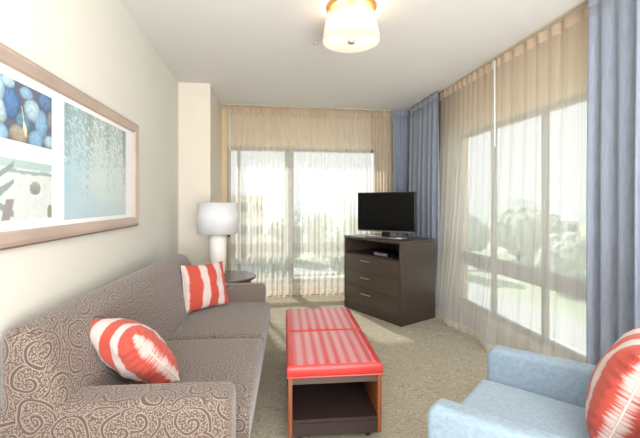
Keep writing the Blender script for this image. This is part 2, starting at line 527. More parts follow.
# ------------------------------------------------------------------ curtains
def cloth(name, mat, parent, p0, p1, folds, amp, z0, z1, nrm, seed=0, flare=0.0, flare_n=0.0, jag=0.0, nz=16, u_scale=1.0, amp_top=0.35, thick=0, warp=0.35, hem=False):
    """a hanging pleated cloth: p0,p1 ends in plan, nrm towards the room"""
    rnd = random.Random(seed)
    p0, p1, nrm = Vector((*p0, 0)), Vector((*p1, 0)), Vector((*nrm, 0))
    L = (p1 - p0).length; t = (p1 - p0).normalized()
    widths = [1 + rnd.uniform(-warp, warp) for _ in range(folds)]
    tot = sum(widths)
    amps = [1 + rnd.uniform(-0.35, 0.5) for _ in range(folds + 1)]
    drift = [rnd.uniform(-1, 1) for _ in range(folds + 1)]
    per = 10
    cols = []
    x = 0.0
    for i, w in enumerate(widths):
        for j in range(per):
            cols.append(((x + w * j / per) / tot, i + j / per))
        x += w
    cols.append((1.0, float(folds)))
    bm = BM(); uvl = bm.loops.layers.uv.verify()
    grid = []
    for kz in range(nz + 1):
        g = kz / nz                       # 0 top .. 1 bottom
        z = z1 + (z0 - z1) * g
        if hem:                           # lowest band, carries on where the panel stops
            z = 0.085 - 0.07 * g; g = 1.0
        A = amp * (amp_top + (1 - amp_top) * min(1, g * 2.2))
        row = []
        for s, ph in cols:
            i = int(ph); fr_ = ph - i
            am = amps[min(i, folds)] * (1 - fr_) + amps[min(i + 1, folds)] * fr_
            dr = drift[min(i, folds)] * (1 - fr_) + drift[min(i + 1, folds)] * fr_
            off = A * am * (math.sin(2 * math.pi * ph) + 0.25 * math.sin(4 * math.pi * ph + 1 + dr))
            off += (flare_n if not isinstance(flare_n, tuple) else flare_n[0] + (flare_n[1] - flare_n[0]) * s) * g ** 2 * (0.8 + 0.2 * math.sin(p0.x * 3 + (p0.lerp(p1, s)).y * 9 + parent.location.y * 9))
            sh = (s - 0.5) * L * (1 + flare * g ** 1.5) + dr * jag * g * 0.5 + 0.5 * A * math.cos(2 * math.pi * ph) * 0.6
            p = p0 + t * (L / 2 + sh) + nrm * off
            zz = z
            row.append((bm.verts.new((p.x, p.y, zz)), ph * 2 * u_scale * 0.1 * 1.0))
        grid.append((row, z))
    for (ra, za), (rb, zb) in zip(grid, grid[1:]):
        for i in range(len(ra) - 1):
            f = bm.faces.new((ra[i][0], ra[i + 1][0], rb[i + 1][0], rb[i][0]))
            uv = ((ra[i][1], za), (ra[i + 1][1], za), (rb[i + 1][1], zb), (rb[i][1], zb))
            for lp, q in zip(f.loops, uv): lp[uvl].uv = q
    o = obj(name, bm, mat, parent, smooth=True)
    if thick:
        m = o.modifiers.new('solid', 'SOLIDIFY'); m.thickness = thick; m.offset = 0
    return o

def sheer_curtain(label, p0, p1, folds, amp, nrm, seed, flare_n=0.0, dens='sheer', flare=0.0, group=None):
    t = thing('sheer_curtain', label, 'curtain', ((p0[0] + p1[0]) / 2, (p0[1] + p1[1]) / 2, 0), 0, group)
    q0 = (p0[0] - t.location.x, p0[1] - t.location.y); q1 = (p1[0] - t.location.x, p1[1] - t.location.y)
    kw = dict(p0=q0, p1=q1, folds=folds, nrm=nrm, seed=seed, flare_n=flare_n, flare=flare)
    hz = 0.085
    # panel, gathered heading tape, weighted hem: consecutive bands of the same cloth
    cloth('panel', M[dens], t, amp=amp, z0=0.085, z1=H - hz, **kw)
    cloth('hem', M['sheer_hem'], t, amp=amp, z0=0.0, z1=0.0, hem=True, **kw)
    kh = dict(kw); kh['flare_n'] = 0; kh['flare'] = 0; kh['folds'] = int(folds * 1.0)
    cloth('heading', M['sheer_dense'], t, amp=0.016, z0=H - hz - 0.01, z1=H - 0.012, nz=4, amp_top=1.0, **kh)
    return t

sheer_curtain('wide cream sheer curtain across the window at the far end of the room', (-0.50, 5.17), (1.49, 5.17), 25, 0.028, (0, -1), 3, 0.02)
sheer_curtain('narrow denser cream sheer panel next to the grey blue drape behind the television', (1.50, 5.12), (1.80, 5.12), 7, 0.025, (0, -1), 5, 0.02, dens='sheer_mid')
sheer_curtain('long cream sheer curtain on the right window, the panel nearer the television', (2.06, 4.19), (2.06, 3.02), 12, 0.011, (-1, 0), 11, (0.20, 0.15))
sheer_curtain('cream sheer curtain on the right window, between the white wand and the large blue drape', (2.062, 3.025), (2.10, 1.80), 10, 0.011, (-1, 0), 19, (0.17, 0.02))

def drape(label, p0, p1, folds, amp, nrm, seed, **kw):
    t = thing('blue_drape', label, 'curtain', ((p0[0] + p1[0]) / 2, (p0[1] + p1[1]) / 2, 0))
    q0 = (p0[0] - t.location.x, p0[1] - t.location.y); q1 = (p1[0] - t.location.x, p1[1] - t.location.y)
    cloth('panel', M['drape'], t, q0, q1, folds, amp, 0.02, H - 0.09, nrm, seed, thick=0.003, nz=20, **kw)
    cloth('heading', M['drape'], t, q0, q1, folds, amp * 0.36, H - 0.092, H - 0.015, nrm, seed, thick=0.005, nz=3, amp_top=1.0, **kw)
    return t
drape('grey blue drape on the far wall, left one of the two in the corner', (1.76, 5.04), (2.00, 5.04), 4, 0.03, (0, -1), 2)
drape('blue grey drape in the far corner beside the right window, behind the dresser', (1.98, 4.92), (1.98, 4.10), 6, 0.035, (-1, 0), 8)
drape('large blue linen drape at the right edge beside the blue armchair', (2.00, 2.075), (1.97, 1.74), 3, 0.026, (-1, 0), 14, warp=0.2)
drape('second blue drape fold at the far right edge, nearer the viewer than the large one', (1.95, 1.73), (1.98, 1.25), 4, 0.035, (-1, 0), 21, warp=0.2)

tr = obj('curtain_track', box(-0.52, 2.1, 5.09, 5.13, H - 0.014, H), M['base']); tag(tr, 'thin ceiling curtain track along the far window wall', 'curtain track')
tr = obj('curtain_track', box(2.03, 2.07, 1.2, 5.08, H - 0.010, H), M['base']); tag(tr, 'thin ceiling curtain track along the right window wall', 'curtain track')

def wand(x, y, z0, z1, label):
    o = obj('curtain_wand', tube([(0, 0, z1 - z0), (0.0, 0, 0.1), (0.0, 0, 0)], 0.006), M['car_white'], loc=(x, y, z0), smooth=True)
    tag(o, label, 'curtain wand', 'white curtain wands')
wand(1.985, 3.02, 1.78, 2.53, 'slim white pull wand hanging from the right window curtains')
wand(-0.46, 5.09, 1.98, 2.50, 'slim white pull wand hanging beside the beige wall pier at the far window')

# ------------------------------------------------------------------ sofa
SO = thing('sofa', 'long taupe sofa in swirl patterned fabric along the left wall', 'sofa', (-0.918, 1.474, 0), R(-3.8))
L, AW, D = 1.95, 0.13, 0.80
obj('base_frame', box(0.03, 0.785, 0.03, L - 0.03, 0.09, 0.30), M['sofa'], SO, bevel=0.012, uv=True)
def sofa_back():
    r = 0.12; zt = 0.865
    outline = [(-0.045, 0.10), (L - 0.015, 0.10)]
    for a in range(0, 91, 15):
        outline.append((L - 0.015 - r + r * math.cos(R(a)), zt - r + r * math.sin(R(a))))
    for a in range(90, 181, 15):
        outline.append((-0.045 + 0.06 + 0.06 * math.cos(R(a)), zt - 0.06 + 0.06 * math.sin(R(a))))
    bm = BM()
    fx = lambda z: 0.305 - 0.165 * (z - 0.3) / 0.565
    A = [bm.verts.new((0.0, y, z)) for y, z in outline]
    B = [bm.verts.new((fx(z), y, z)) for y, z in outline]
    bm.faces.new(A[::-1]); bm.faces.new(B)
    for i in range(len(A)):
        j = (i + 1) % len(A)
        bm.faces.new((A[i], A[j], B[j], B[i]))
    return bm
obj('backrest', sofa_back(), M['sofa'], SO, bevel=0.06, seg=6, uv=True)
for ya, yb in ((-0.05, AW), (L - AW, L + 0.005)):
    obj('armrest', box(-0.004, D, ya, yb, 0.085, 0.592), M['sofa'], SO, bevel=0.04, seg=5, uv=True)
def cushion_bm(x0, x1, y0, y1, z0, z1, crown=0.02, nx=12, ny=14, rr=0.03):
    """seat cushion with a soft crown and rolled edges"""
    bm = BM()
    xs = [x0, x0 + rr * .4, x0 + rr] + [x0 + (x1 - x0) * i / nx for i in range(1, nx)] + [x1 - rr, x1 - rr * .4, x1]
    ys = [y0, y0 + rr * .4, y0 + rr] + [y0 + (y1 - y0) * i / ny for i in range(1, ny)] + [y1 - rr, y1 - rr * .4, y1]
    xs = sorted(set(xs)); ys = sorted(set(ys))
    def prof(a, a0, a1):
        d = min(a - a0, a1 - a)
        return 1.0 if d >= rr else math.sqrt(max(0, 1 - ((rr - d) / rr) ** 2))
    top, bot = {}, {}
    for i, x in enumerate(xs):
        for j, y in enumerate(ys):
            e = min(prof(x, x0, x1), prof(y, y0, y1))
            cu = 4 * (x - x0) * (x1 - x) / (x1 - x0) ** 2; cv = 4 * (y - y0) * (y1 - y) / (y1 - y0) ** 2
            top[i, j] = bm.verts.new((x, y, z1 - rr + rr * e + crown * (cu * cv) ** 0.5 * e))
            bot[i, j] = bm.verts.new((x, y, z0 + (rr * 0.4) * (1 - e)))
    for dct in (top, bot):
        for i in range(len(xs) - 1):
            for j in range(len(ys) - 1):
                bm.faces.new((dct[i, j], dct[i + 1, j], dct[i + 1, j + 1], dct[i, j + 1]))
    nxm, nym = len(xs) - 1, len(ys) - 1
    rim = [(i, 0) for i in range(nxm)] + [(nxm, j) for j in range(nym)] + [(i, nym) for i in range(nxm, 0, -1)] + [(0, j) for j in range(nym, 0, -1)]
    for a, b in zip(rim, rim[1:] + rim[:1]):
        bm.faces.new((top[a], top[b], bot[b], bot[a]))
    return bm
mid = L / 2
for a, c in ((AW + 0.003, mid - 0.002), (mid + 0.002, L - AW - 0.003)):
    obj('seat_cushion', cushion_bm(0.25, 0.845, a, c, 0.295, 0.452, 0.012), M['sofa'], SO, smooth=True, uv=True)
for x in (0.06, 0.72):
    for y in (0.08, L - 0.08):
        obj('leg', lathe([(0.02, 0), (0.028, 0.095)], 16), M['foot'], SO, loc=(x, y, 0), smooth=True)

# ------------------------------------------------------------------ pillows
def pillow(label, TL, TR, BR, BL, mat, thick=0.085, seed=0, pinch=0.05, gath=0.010, other='pillows'):
    """four corners given as seen from its front; u runs TL->TR"""
    TL, TR, BR, BL = map(Vector, (TL, TR, BR, BL))
    base = (TL + TR + BR + BL) / 4
    nrm = (TR - TL).cross(TL - BL).normalized()
    N = 44
    bm = BM(); uvl = bm.loops.layers.uv.verify()
    rnd = random.Random(seed)
    ph = [rnd.uniform(0, 6) for _ in range(8)]
    def P(u, v, side):
        # edges bow inwards between the corners
        uu = u; vv = v
        bu = pinch * 4 * v * (1 - v); bv = pinch * 4 * u * (1 - u)
        uu = bu + (1 - 2 * bu) * u; vv = bv + (1 - 2 * bv) * v
        p = (BL * (1 - uu) * (1 - vv) + BR * uu * (1 - vv) + TL * (1 - uu) * vv + TR * uu * vv)
        e = (4 * u * (1 - u)) * (4 * v * (1 - v))
        h = thick * (max(e, 0) ** 0.42)
        g = math.exp(-min(u, 1 - u) / 0.09) + 0.4 * math.exp(-min(v, 1 - v) / 0.07)
        w = gath * g * min(1, 12 * min(u, 1 - u, v, 1 - v)) * (math.sin(v * 62 + ph[0] + 2 * math.sin(u * 9)) * (1 if min(u, 1 - u) < min(v, 1 - v) else 0.2) + 0.4 * math.sin(u * 40 + ph[1]))
        w += 0.012 * noise.noise(Vector((u * 5 + ph[2], v * 5, seed))) * min(1, e * 3)
        return p + nrm * side * (h + w) - base
    grids = []
    for side in (1, -1):
        g = [[None] * (N + 1) for _ in range(N + 1)]
        for i in range(N + 1):
            for j in range(N + 1):
                u, v = i / N, j / N
                # finer towards the edges
                u = 0.5 - 0.5 * math.cos(math.pi * u); v = 0.5 - 0.5 * math.cos(math.pi * v)
                if side == -1 and (i in (0, N) or j in (0, N)):
                    g[i][j] = grids[0][i][j]
                else:
                    g[i][j] = (bm.verts.new(P(u, v, side)), (u, v))
        grids.append(g)
        for i in range(N):
            for j in range(N):
                q = (g[i][j], g[i + 1][j], g[i + 1][j + 1], g[i][j + 1])
                if side < 0: q = q[::-1]
                f = bm.faces.new([a[0] for a in q])
                for lp, a in zip(f.loops, q): lp[uvl].uv = a[1]
    o = obj('throw_pillow', bm, mat, smooth=True, loc=base)
    tag(o, label, 'pillow', other)
    # piped seam along the two side edges
    e0, e1 = [], []
    for j in range(0, N + 1):
        v = 0.5 - 0.5 * math.cos(math.pi * j / N)
        e0.append(P(0, v, 1)); e1.append(P(1, v, 1))
    s_ = obj('seam', tube(e0, 0.004, 6), M['seam'], o, smooth=True)
    s_ = obj('seam', tube(e1, 0.004, 6), M['seam_red'], o, smooth=True)
    return o
M['seam'] = plain('white_stitched_edge', sr(226, 206, 200), 0.8, var=0.1, scale=120)
M['seam_red'] = plain('coral_stitched_edge', sr(205, 70, 55), 0.8, var=0.1, scale=120)
# far pillow: leans on the far arm
pillow('coral and white striped pillow standing at the far end of the sofa',
       (-0.635, 2.99, 0.815), (-0.36, 3.26, 0.80), (-0.29, 3.12, 0.475), (-0.595, 2.88, 0.470), M['pillow'], 0.070, 4, 0.035, 0.009)
# near pillow: leans towards the near arm and back; u=0 seam faces the camera
A = Vector((-0.515, 1.59, 0.765)); B = Vector((-0.39, 1.80, 0.480))
C = Vector((-0.785, 1.75, 0.785)); Dn = B + (C - A) * 0.85 + Vector((0.03, 0.03, 0.0))
pillow('coral and white striped pillow behind the near sofa arm, seen from its gathered side',
       A, C, Dn, B, M['pillow_b'], 0.105, 9, 0.03, 0.016)

# ------------------------------------------------------------------ ottoman benches
def ottoman(label, loc, rz):
    t = thing('ottoman', label, 'ottoman', loc, rz, 'red topped ottomans')
    W, Ln = 0.52, 0.545
    c = cushion_bm(0, W, 0, Ln - 0.004, 0.367, 0.428, 0.008, rr=0.016)
    obj('cushion', c, M['red_vinyl'], t, smooth=True, uv=True)
    obj('piping', tube([(0.004, 0.0, 0.369), (W - 0.004, 0.0, 0.369), (W, Ln - 0.006, 0.369), (0, Ln - 0.006, 0.369), (0.004, 0.0, 0.369)], 0.004, 6), M['red_piping'], t)
    for x in (0.008, W - 0.028):
        obj('side_panel', box(x, x + 0.022, 0.006, Ln - 0.012, 0.05, 0.366), M['wood_brown'], t, bevel=0.002)
    obj('top_rail', box(0.031, W - 0.029, 0.012, 0.032, 0.327, 0.366), M['wood_rail'], t)
    obj('back_panel', box(0.031, W - 0.029, Ln - 0.03, Ln - 0.014, 0.05, 0.366), M['wood_ott'], t)
    obj('shelf', box(0.031, W - 0.029, 0.014, Ln - 0.031, 0.118, 0.136), M['wood_ott'], t)
    obj('bottom_rail', box(0.031, W - 0.029, 0.010, 0.030, 0.05, 0.117), M['wood_ott'], t)
    for x in (0.07, W - 0.07):
        for y in (0.07, Ln - 0.07):
            cs = obj('caster', tube([(-0.012, 0, 0), (0.012, 0, 0)], 0.022, 16), M['black_plastic'], t, loc=(x, y, 0.023), smooth=False)
            obj('caster_bracket', box(-0.017, 0.017, -0.012, 0.012, 0.018, 0.026), M['grey_plastic'], cs)
    return t
orz = R(-2.9)
ot = ottoman('red striped ottoman nearest the viewer with an open cubby', (0.113, 1.985, 0), orz)
dy = Vector((-math.sin(orz), math.cos(orz)))
dup(ot, (0.113 + dy.x * 0.546, 1.985 + dy.y * 0.546, 0), orz, 'red striped ottoman at the far side, pushed end to end with the nearer one')

# ------------------------------------------------------------------ dresser, television
CB = thing('media_dresser', 'dark brown three drawer media dresser angled in the far corner', 'dresser', (1.185, 4.145, 0), R(-63))
w, dp, h = 0.465, 0.56, 0.888
for x in (-w, w - 0.028):
    obj('side_panel', box(x, x + 0.028, 0.0, dp, 0, h - 0.032), M['wood_dark'], CB, bevel=0.002)
obj('top', box(-w, w, -0.003, dp, h - 0.031, h), M['wood_dark'], CB, bevel=0.003)
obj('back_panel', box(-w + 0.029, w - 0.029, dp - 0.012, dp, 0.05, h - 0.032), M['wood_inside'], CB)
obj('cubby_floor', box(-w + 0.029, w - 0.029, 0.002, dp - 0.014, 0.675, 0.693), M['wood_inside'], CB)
obj('kick_board', box(-w + 0.029, w - 0.029, 0.008, 0.026, 0.0, 0.098), M['wood_dark'], CB)
dz = [(0.478, 0.672), (0.292, 0.475), (0.101, 0.289)]
for z0, z1 in dz:
    dr = obj('drawer', box(-w + 0.031, w - 0.031, 0.0, 0.02, z0, z1), M['wood_front'], CB, bevel=0.0015)
    zc = z1 - 0.055
    hx = -0.055
    hb = box(hx - 0.08, hx + 0.08, -0.028, -0.020, zc - 0.006, zc + 0.006)
    add_box(hb, hx - 0.060, hx - 0.052, -0.021, 0.0, zc - 0.004, zc + 0.004)
    add_box(hb, hx + 0.052, hx + 0.060, -0.021, 0.0, zc - 0.004, zc + 0.004)
    obj('handle', hb, M['nickel'], dr)

def loc_on(rootloc, rz, x, y, z):
    return (rootloc[0] + x * math.cos(rz) - y * math.sin(rz), rootloc[1] + x * math.sin(rz) + y * math.cos(rz), z)
bl = loc_on((1.18, 4.162), R(-63), 0.13, 0.12, 0.694)
BX = thing('cable_box', 'small dark cable box in the open shelf of the dresser', 'cable box', bl, R(-63))
obj('case', box(-0.11, 0.11, -0.07, 0.09, 0.0, 0.038), M['black_plastic'], BX, bevel=0.003)
obj('front_panel', box(-0.105, 0.105, -0.073, -0.0705, 0.004, 0.032), M['grey_plastic'], BX)

TVl = (1.385, 4.20, 0.889)
TV = thing('television', 'flat screen television with a black screen on the dresser', 'television', TVl, R(-43))
tw, t0, t1 = 0.362, 0.065, 0.525
obj('housing', box(-tw, tw, -0.012, 0.03, t0, t1), M['black_plastic'], TV, bevel=0.006)
obj('screen', box(-tw + 0.014, tw - 0.014, -0.0145, -0.0122, t0 + 0.022, t1 - 0.014), M['screen'], TV)
obj('bezel_strip', box(-tw + 0.004, tw - 0.004, -0.015, -0.0122, t0 + 0.003, t0 + 0.012), M['silver'], TV)
obj('stand_neck', box(-0.05, 0.05, 0.0, 0.025, 0.012, t0 + 0.03), M['black_plastic'], TV, bevel=0.004)
sb = lathe([(1.0, 0.0), (1.0, 0.010), (0.96, 0.013)], 48)
bmesh.ops.scale(sb, vec=(0.26, 0.12, 1), verts=sb.verts)
obj('stand_base', sb, M['silver'], TV, smooth=False)

# ------------------------------------------------------------------ side table and lamp
tb = thing('side_table', 'round dark wood side table between the sofa and the wall pier', 'side table', (-0.385, 3.765, 0))
obj('table_top', lathe([(0.285, 0.552), (0.296, 0.556), (0.30, 0.565), (0.298, 0.575), (0.292, 0.578)], 64), M['table_wood'], tb, smooth=False)
obj('apron', lathe([(0.25, 0.515), (0.25, 0.552)], 48), M['wood_dark'], tb, smooth=False)
for a in (45, 135, 225, 315):
    ca, sa = math.cos(R(a)), math.sin(R(a))
    obj('leg', tube([(0.215 * ca, 0.215 * sa, 0.52), (0.235 * ca, 0.235 * sa, 0.0)], 0.018, 10), M['wood_dark'], tb, smooth=True)
obj('lower_shelf', lathe([(0.20, 0.16), (0.20, 0.178)], 40), M['table_wood'], tb)
LP = thing('table_lamp', 'white ceramic table lamp with a white drum shade on the side table', 'lamp', (-0.465, 3.845, 0.5785))
obj('base', lathe([(0.062, 0), (0.066, 0.006), (0.070, 0.05), (0.082, 0.20), (0.083, 0.31), (0.079, 0.36), (0.062, 0.385), (0.03, 0.395)], 40), M['ceramic'], LP, smooth=True)
obj('stem', tube([(0, 0, 0.36), (0, 0, 0.56)], 0.008), M['nickel'], LP, smooth=True)
sh = lathe([(0.202, 0.41), (0.192, 0.715)], 64, cap=False)
so = obj('lamp_shade', sh, M['lamp_shade'], LP, smooth=True)
sm = so.modifiers.new('solid', 'SOLIDIFY'); sm.thickness = 0.003
sp_ = tube([(-0.196, 0, 0.70), (0.196, 0, 0.70)], 0.003, 6); tube([(0, -0.196, 0.70), (0, 0.196, 0.70)], 0.003, 6, sp_)
obj('shade_spider', sp_, M['nickel'], LP)
obj('switch_knob', tube([(0.0, 0, 0.43), (0.08, -0.04, 0.42), (0.12, -0.05, 0.375)], 0.008, 8), M['foot'], LP)

# ------------------------------------------------------------------ armchair
fd = Vector((-0.652, 0.757)).normalized()
arz = math.atan2(fd.y, fd.x) - R(90)          # local +y = forward, +x = towards the window side
CH = thing('armchair', 'light blue upholstered armchair at the lower right', 'armchair', (0.836, 1.488, 0), arz)
# local: x across (+ = far arm), y=0 front plane, negative towards the back
hw, at = 0.373, 0.085
def arm_bm(x0, x1):
    # side profile with the top sloping gently down to the front, rounded front corner
    pts = [(-0.78, 0.10), (-0.005, 0.10), (0.0, 0.56)]
    pts += [(-0.012, 0.588), (-0.035, 0.600), (-0.78, 0.622)]
    bm = BM()
    A_ = [bm.verts.new((x0, y, z)) for y, z in pts]; B_ = [bm.verts.new((x1, y, z)) for y, z in pts]
    bm.faces.new(A_); bm.faces.new(B_[::-1])
    for i in range(len(pts)):
        j = (i + 1) % len(pts); bm.faces.new((A_[i], B_[i], B_[j], A_[j]))
    return bm
for s_ in (-1, 1):
    a0, a1 = sorted((s_ * hw, s_ * (hw - at)))
    obj('armrest', arm_bm(a0, a1), M['chair'], CH, bevel=0.024, seg=4, uv=True)
obj('seat_base', box(-hw + at, hw - at, -0.74, -0.02, 0.11, 0.30), M['chair'], CH, bevel=0.01, uv=True)
obj('seat_cushion', cushion_bm(-hw + at + 0.003, hw - at - 0.003, -0.62, 0.02, 0.30, 0.455, 0.018, rr=0.035), M['chair_seat'], CH, smooth=True, uv=True)
bb = BM()
pts = [(-0.60, 0.30), (-0.70, 0.83), (-0.80, 0.83), (-0.79, 0.10), (-0.62, 0.10)]
A_ = [bb.verts.new((-hw + 0.01, y, z)) for y, z in pts]; B_ = [bb.verts.new((hw - 0.01, y, z)) for y, z in pts]
bb.faces.new(A_); bb.faces.new(B_[::-1])
for i in range(len(pts)):
    j = (i + 1) % len(pts); bb.faces.new((A_[i], B_[i], B_[j], A_[j]))
obj('backrest', bb, M['chair'], CH, bevel=0.035, seg=4, uv=True)
for x in (-0.31, 0.31):
    for y in (-0.06, -0.72):
        obj('leg', lathe([(0.016, 0), (0.024, 0.10)], 14), M['foot'], CH, loc=(x, y, 0), smooth=True)
Cc = (0.836, 1.488)
def ch(x, y, z): return Vector(loc_on(Cc, arz, x, y, z))
pillow('coral and white pillow resting against the back of the blue armchair',
       ch(-0.12, -0.60, 0.845), ch(0.27, -0.62, 0.855), ch(0.27, -0.47, 0.475), ch(-0.12, -0.47, 0.475), M['pillow_b'], 0.10, 15, 0.02, 0.014)

# ------------------------------------------------------------------ ceiling light and sprinkler
CL = thing('ceiling_light', 'round semi flush ceiling light with a white drum shade and brass pan', 'ceiling light', (0.57, 2.45, 2.37))
obj('ceiling_pan', lathe([(0.145, 0.208), (0.165, 0.216), (0.170, 0.229)], 56), M['brass'], CL, smooth=True)
sh = lathe([(0.194, 0.0), (0.158, 0.180)], 64, cap=False)
so = obj('drum_shade', sh, M['drum_shade'], CL, smooth=True)
sm = so.modifiers.new('solid', 'SOLIDIFY'); sm.thickness = 0.003
obj('diffuser', lathe([(0.188, 0.004), (0.188, 0.009)], 64), M['diffuser'], CL)
obj('finial', lathe([(0.004, -0.016), (0.018, -0.012), (0.024, -0.004), (0.024, 0.0035)], 24), M['nickel'], CL, smooth=True)
obj('stem', tube([(0, 0, 0.010), (0, 0, 0.215)], 0.008), M['brass'], CL, smooth=True)
for bxp in (-0.09, 0.085):
    bd = bpy.data.lights.new('bulb', 'POINT'); bd.energy = 1.5; bd.color = (1, 0.72, 0.45); bd.shadow_soft_size = 0.03
    bo = bpy.data.objects.new('bulb', bd); bo.location = (bxp, 0, 0.10); bo.parent = CL; COL.objects.link(bo)
SPK = obj('sprinkler_head', lathe([(0.022, 0.0), (0.022, -0.004), (0.008, -0.006), (0.008, -0.025), (0.018, -0.027), (0.018, -0.030)], 20), M['nickel'], loc=(0.405, 3.02, H - 0.001), smooth=False)
tag(SPK, 'tiny metal sprinkler head on the ceiling left of the light', 'sprinkler')

# ------------------------------------------------------------------ framed picture on the left wall
FX = -0.905
fy0, fy1, fz0, fz1 = 0.92, 2.875, 1.13, 1.855
PF = thing('framed_picture', 'wide framed picture with a stone, a beach and a willow photograph on the left wall', 'picture', (WX + 0.001, (fy0 + fy1) / 2, (fz0 + fz1) / 2))
def pl(X, Y, Z): return (X - PF.location.x, Y - PF.location.y, Z - PF.location.z)
fw = 0.064
def moulding():
    # mitred moulding: profile (distance in from outer edge, depth from wall)
    prof = [(0, 0), (0.0, 0.018), (0.010, 0.030), (0.026, 0.034), (0.046, 0.024), (0.058, 0.022), (fw, 0.014), (fw, 0)]
    bm = BM(); rings = []
    for d_, x in prof:
        rings.append([bm.verts.new(pl(WX + 0.001 + x, yy, zz)) for yy, zz in ((fy0 + d_, fz0 + d_), (fy1 - d_, fz0 + d_), (fy1 - d_, fz1 - d_), (fy0 + d_, fz1 - d_))])
    for A_, B_ in zip(rings, rings[1:]):
        for i in range(4):
            j = (i + 1) % 4; bm.faces.new((A_[i], A_[j], B_[j], B_[i]))
    return bm
fo = obj('frame', moulding(), M['moulding'], PF)
fo.data.materials.append(M['moulding_edge'])
for p in fo.data.polygons[:8]: p.material_index = 1
a = pl(WX + 0.002, fy0 + fw - 0.004, fz0 + fw - 0.004); c_ = pl(WX + 0.010, fy1 - fw + 0.004, fz1 - fw + 0.004)
obj('mat_board', box(a[0], c_[0], a[1], c_[1], a[2], c_[2]), M['mat_board'], PF)
def lerp(a, b, t): return tuple(x + (y - x) * t for x, y in zip(a, b))
def clamp(x): return max(0.0, min(1.0, x))
def lin(c): return sr(*[max(0, min(255, x)) for x in c])
def fbm(x, y, s=0):
    v, a_ = 0, 0.5
    for o_ in range(4):
        v += a_ * noise.noise(Vector((x, y, s + o_ * 7))); x *= 2.1; y *= 2.1; a_ *= 0.5
    return v
def painted(name, Y0, Y1, Z0, Z1, nu, nv, fn):
    bm = BM(); lay = bm.verts.layers.float_color.new('ink')
    g = []
    for i in range(nu + 1):
        row = []
        for j in range(nv + 1):
            u, v = i / nu, j / nv
            vt = bm.verts.new(pl(WX + 0.0115, Y0 + (Y1 - Y0) * u, Z0 + (Z1 - Z0) * v))
            c3 = fn(u, v); gy = sum(c3) / 3; vt[lay] = lin([x * 0.78 + (gy * 0.5 + 100) * 0.22 for x in c3]); row.append(vt)  # grey veil mixed in: a hazy reflection painted into the print
        g.append(row)
    for i in range(nu):
        for j in range(nv):
            bm.faces.new((g[i][j], g[i + 1][j], g[i + 1][j + 1], g[i][j + 1]))
    return obj(name, bm, M['print'], PF)
# pebbles: ellipses (u, v, ru, rv, tilt, colour), u in print widths (2.9:1 aspect handled)
rp = random.Random(5)
peb = [(0.60, 0.60, .075, .26, .1, (70, 112, 168)), (0.79, 0.60, .085, .21, -.3, (150, 184, 204)), (0.735, 0.86, .07, .12, .2, (120, 162, 196)),
       (0.885, 0.40, .07, .30, .15, (110, 156, 196)), (0.50, 0.78, .05, .24, -.1, (140, 178, 204)), (0.44, 0.42, .13, .28, .2, (165, 196, 212)),
       (0.67, 0.12, .09, .18, .1, (146, 138, 122)), (0.83, 0.10, .08, .18, -.2, (112, 158, 196)), (0.93, 0.86, .09, .2, .3, (78, 112, 160)),
       (0.97, 0.12, .06, .13, .0, (150, 180, 200)), (0.71, 0.36, .08, .17, 0, (84, 122, 152)), (0.98, 0.55, .035, .2, .3, (120, 118, 130)),
       (0.50, 0.08, .08, .15, 0, (130, 170, 200)), (0.57, 0.93, .06, .10, 0, (150, 186, 210)), (0.32, 0.75, .09, .22, .1, (90, 132, 178)),
       (0.24, 0.30, .10, .26, -.2, (150, 182, 204)), (0.12, 0.65, .09, .28, .2, (76, 116, 166)), (0.08, 0.22, .09, .2, 0, (140, 176, 200)), (0.36, 0.10, .07, .14, 0, (100, 146, 190)), (0.2, 0.92, .08, .13, 0, (140, 176, 200))]
def stones(u, v):
    best = None
    for (a_, b_, ru, rv, tl, col) in peb:
        du, dv = (u - a_), (v - b_)
        x = du / ru + tl * dv / rv; y = dv / rv - tl * du / ru
        q = x * x + y * y + 0.25 * fbm(u * 14, v * 5, a_ * 9)
        if best is None or q < best[0]: best = (q, col, x, y)
    q, col, x, y = best
    if q < 1:
        lightn = 1.08 - 0.35 * q ** 2 + 0.1 * (y - x * .3) + 0.25 * fbm(u * 40, v * 14, 3)
        c = tuple(k_ * lightn for k_ in col)
    else:
        c = lerp((74, 92, 130), (96, 92, 108), clamp(0.5 + fbm(u * 20, v * 8)))
    # fallen yellow leaf
    s1 = (u - (0.695 + (0.55 - v) * 0.08)); 
    if 0.10 < v < 0.62 and abs(s1) < 0.003 + 0.016 * clamp(1 - abs(v - 0.24) / 0.14):
        c = (228, 222, 170)
    return c
painted('stones_print', 1.13, 1.784, 1.528, 1.752, 190, 66, stones)
strands = [(rp.random(), rp.uniform(0.25, 0.85), rp.uniform(-1, 1)) for _ in range(26)]
def willow(u, v):
    c = lerp((150, 198, 222), (204, 222, 220), clamp(u * 1.9 + 0.15 + 0.3 * fbm(u * 3, v * 3)))
    c = lerp(c, (176, 206, 226), clamp((0.35 - v) * 2.5) * clamp(1.4 - u))
    if v < 0.15: c = lerp(c, (176, 204, 214), 0.35)
    dens = clamp((v - 0.48) * 1.5) * 0.75 + 0.10 * clamp((v - 0.2) * 3)
    for (su, sl, tl) in strands:
        low = 1 - sl
        if v > low and abs(u - su - tl * 0.04 * (v - low)) < 0.02 + 0.02 * v: dens += 0.15
    n1 = fbm(u * 30 + v * 8, v * 22, 2) + 0.6 * fbm(u * 66, v * 48 + u * 20, 5)
    if n1 > 0.22 - dens * 0.38 and dens > 0.08:
        c = lerp(c, (128, 156, 158), clamp(0.2 + dens * 0.5))
    elif n1 < -0.25 and dens > 0.4:
        c = lerp(c, (222, 230, 224), 0.7)
    return c
painted('willow_print', 1.887, 2.663, 1.217, 1.766, 170, 150, willow)
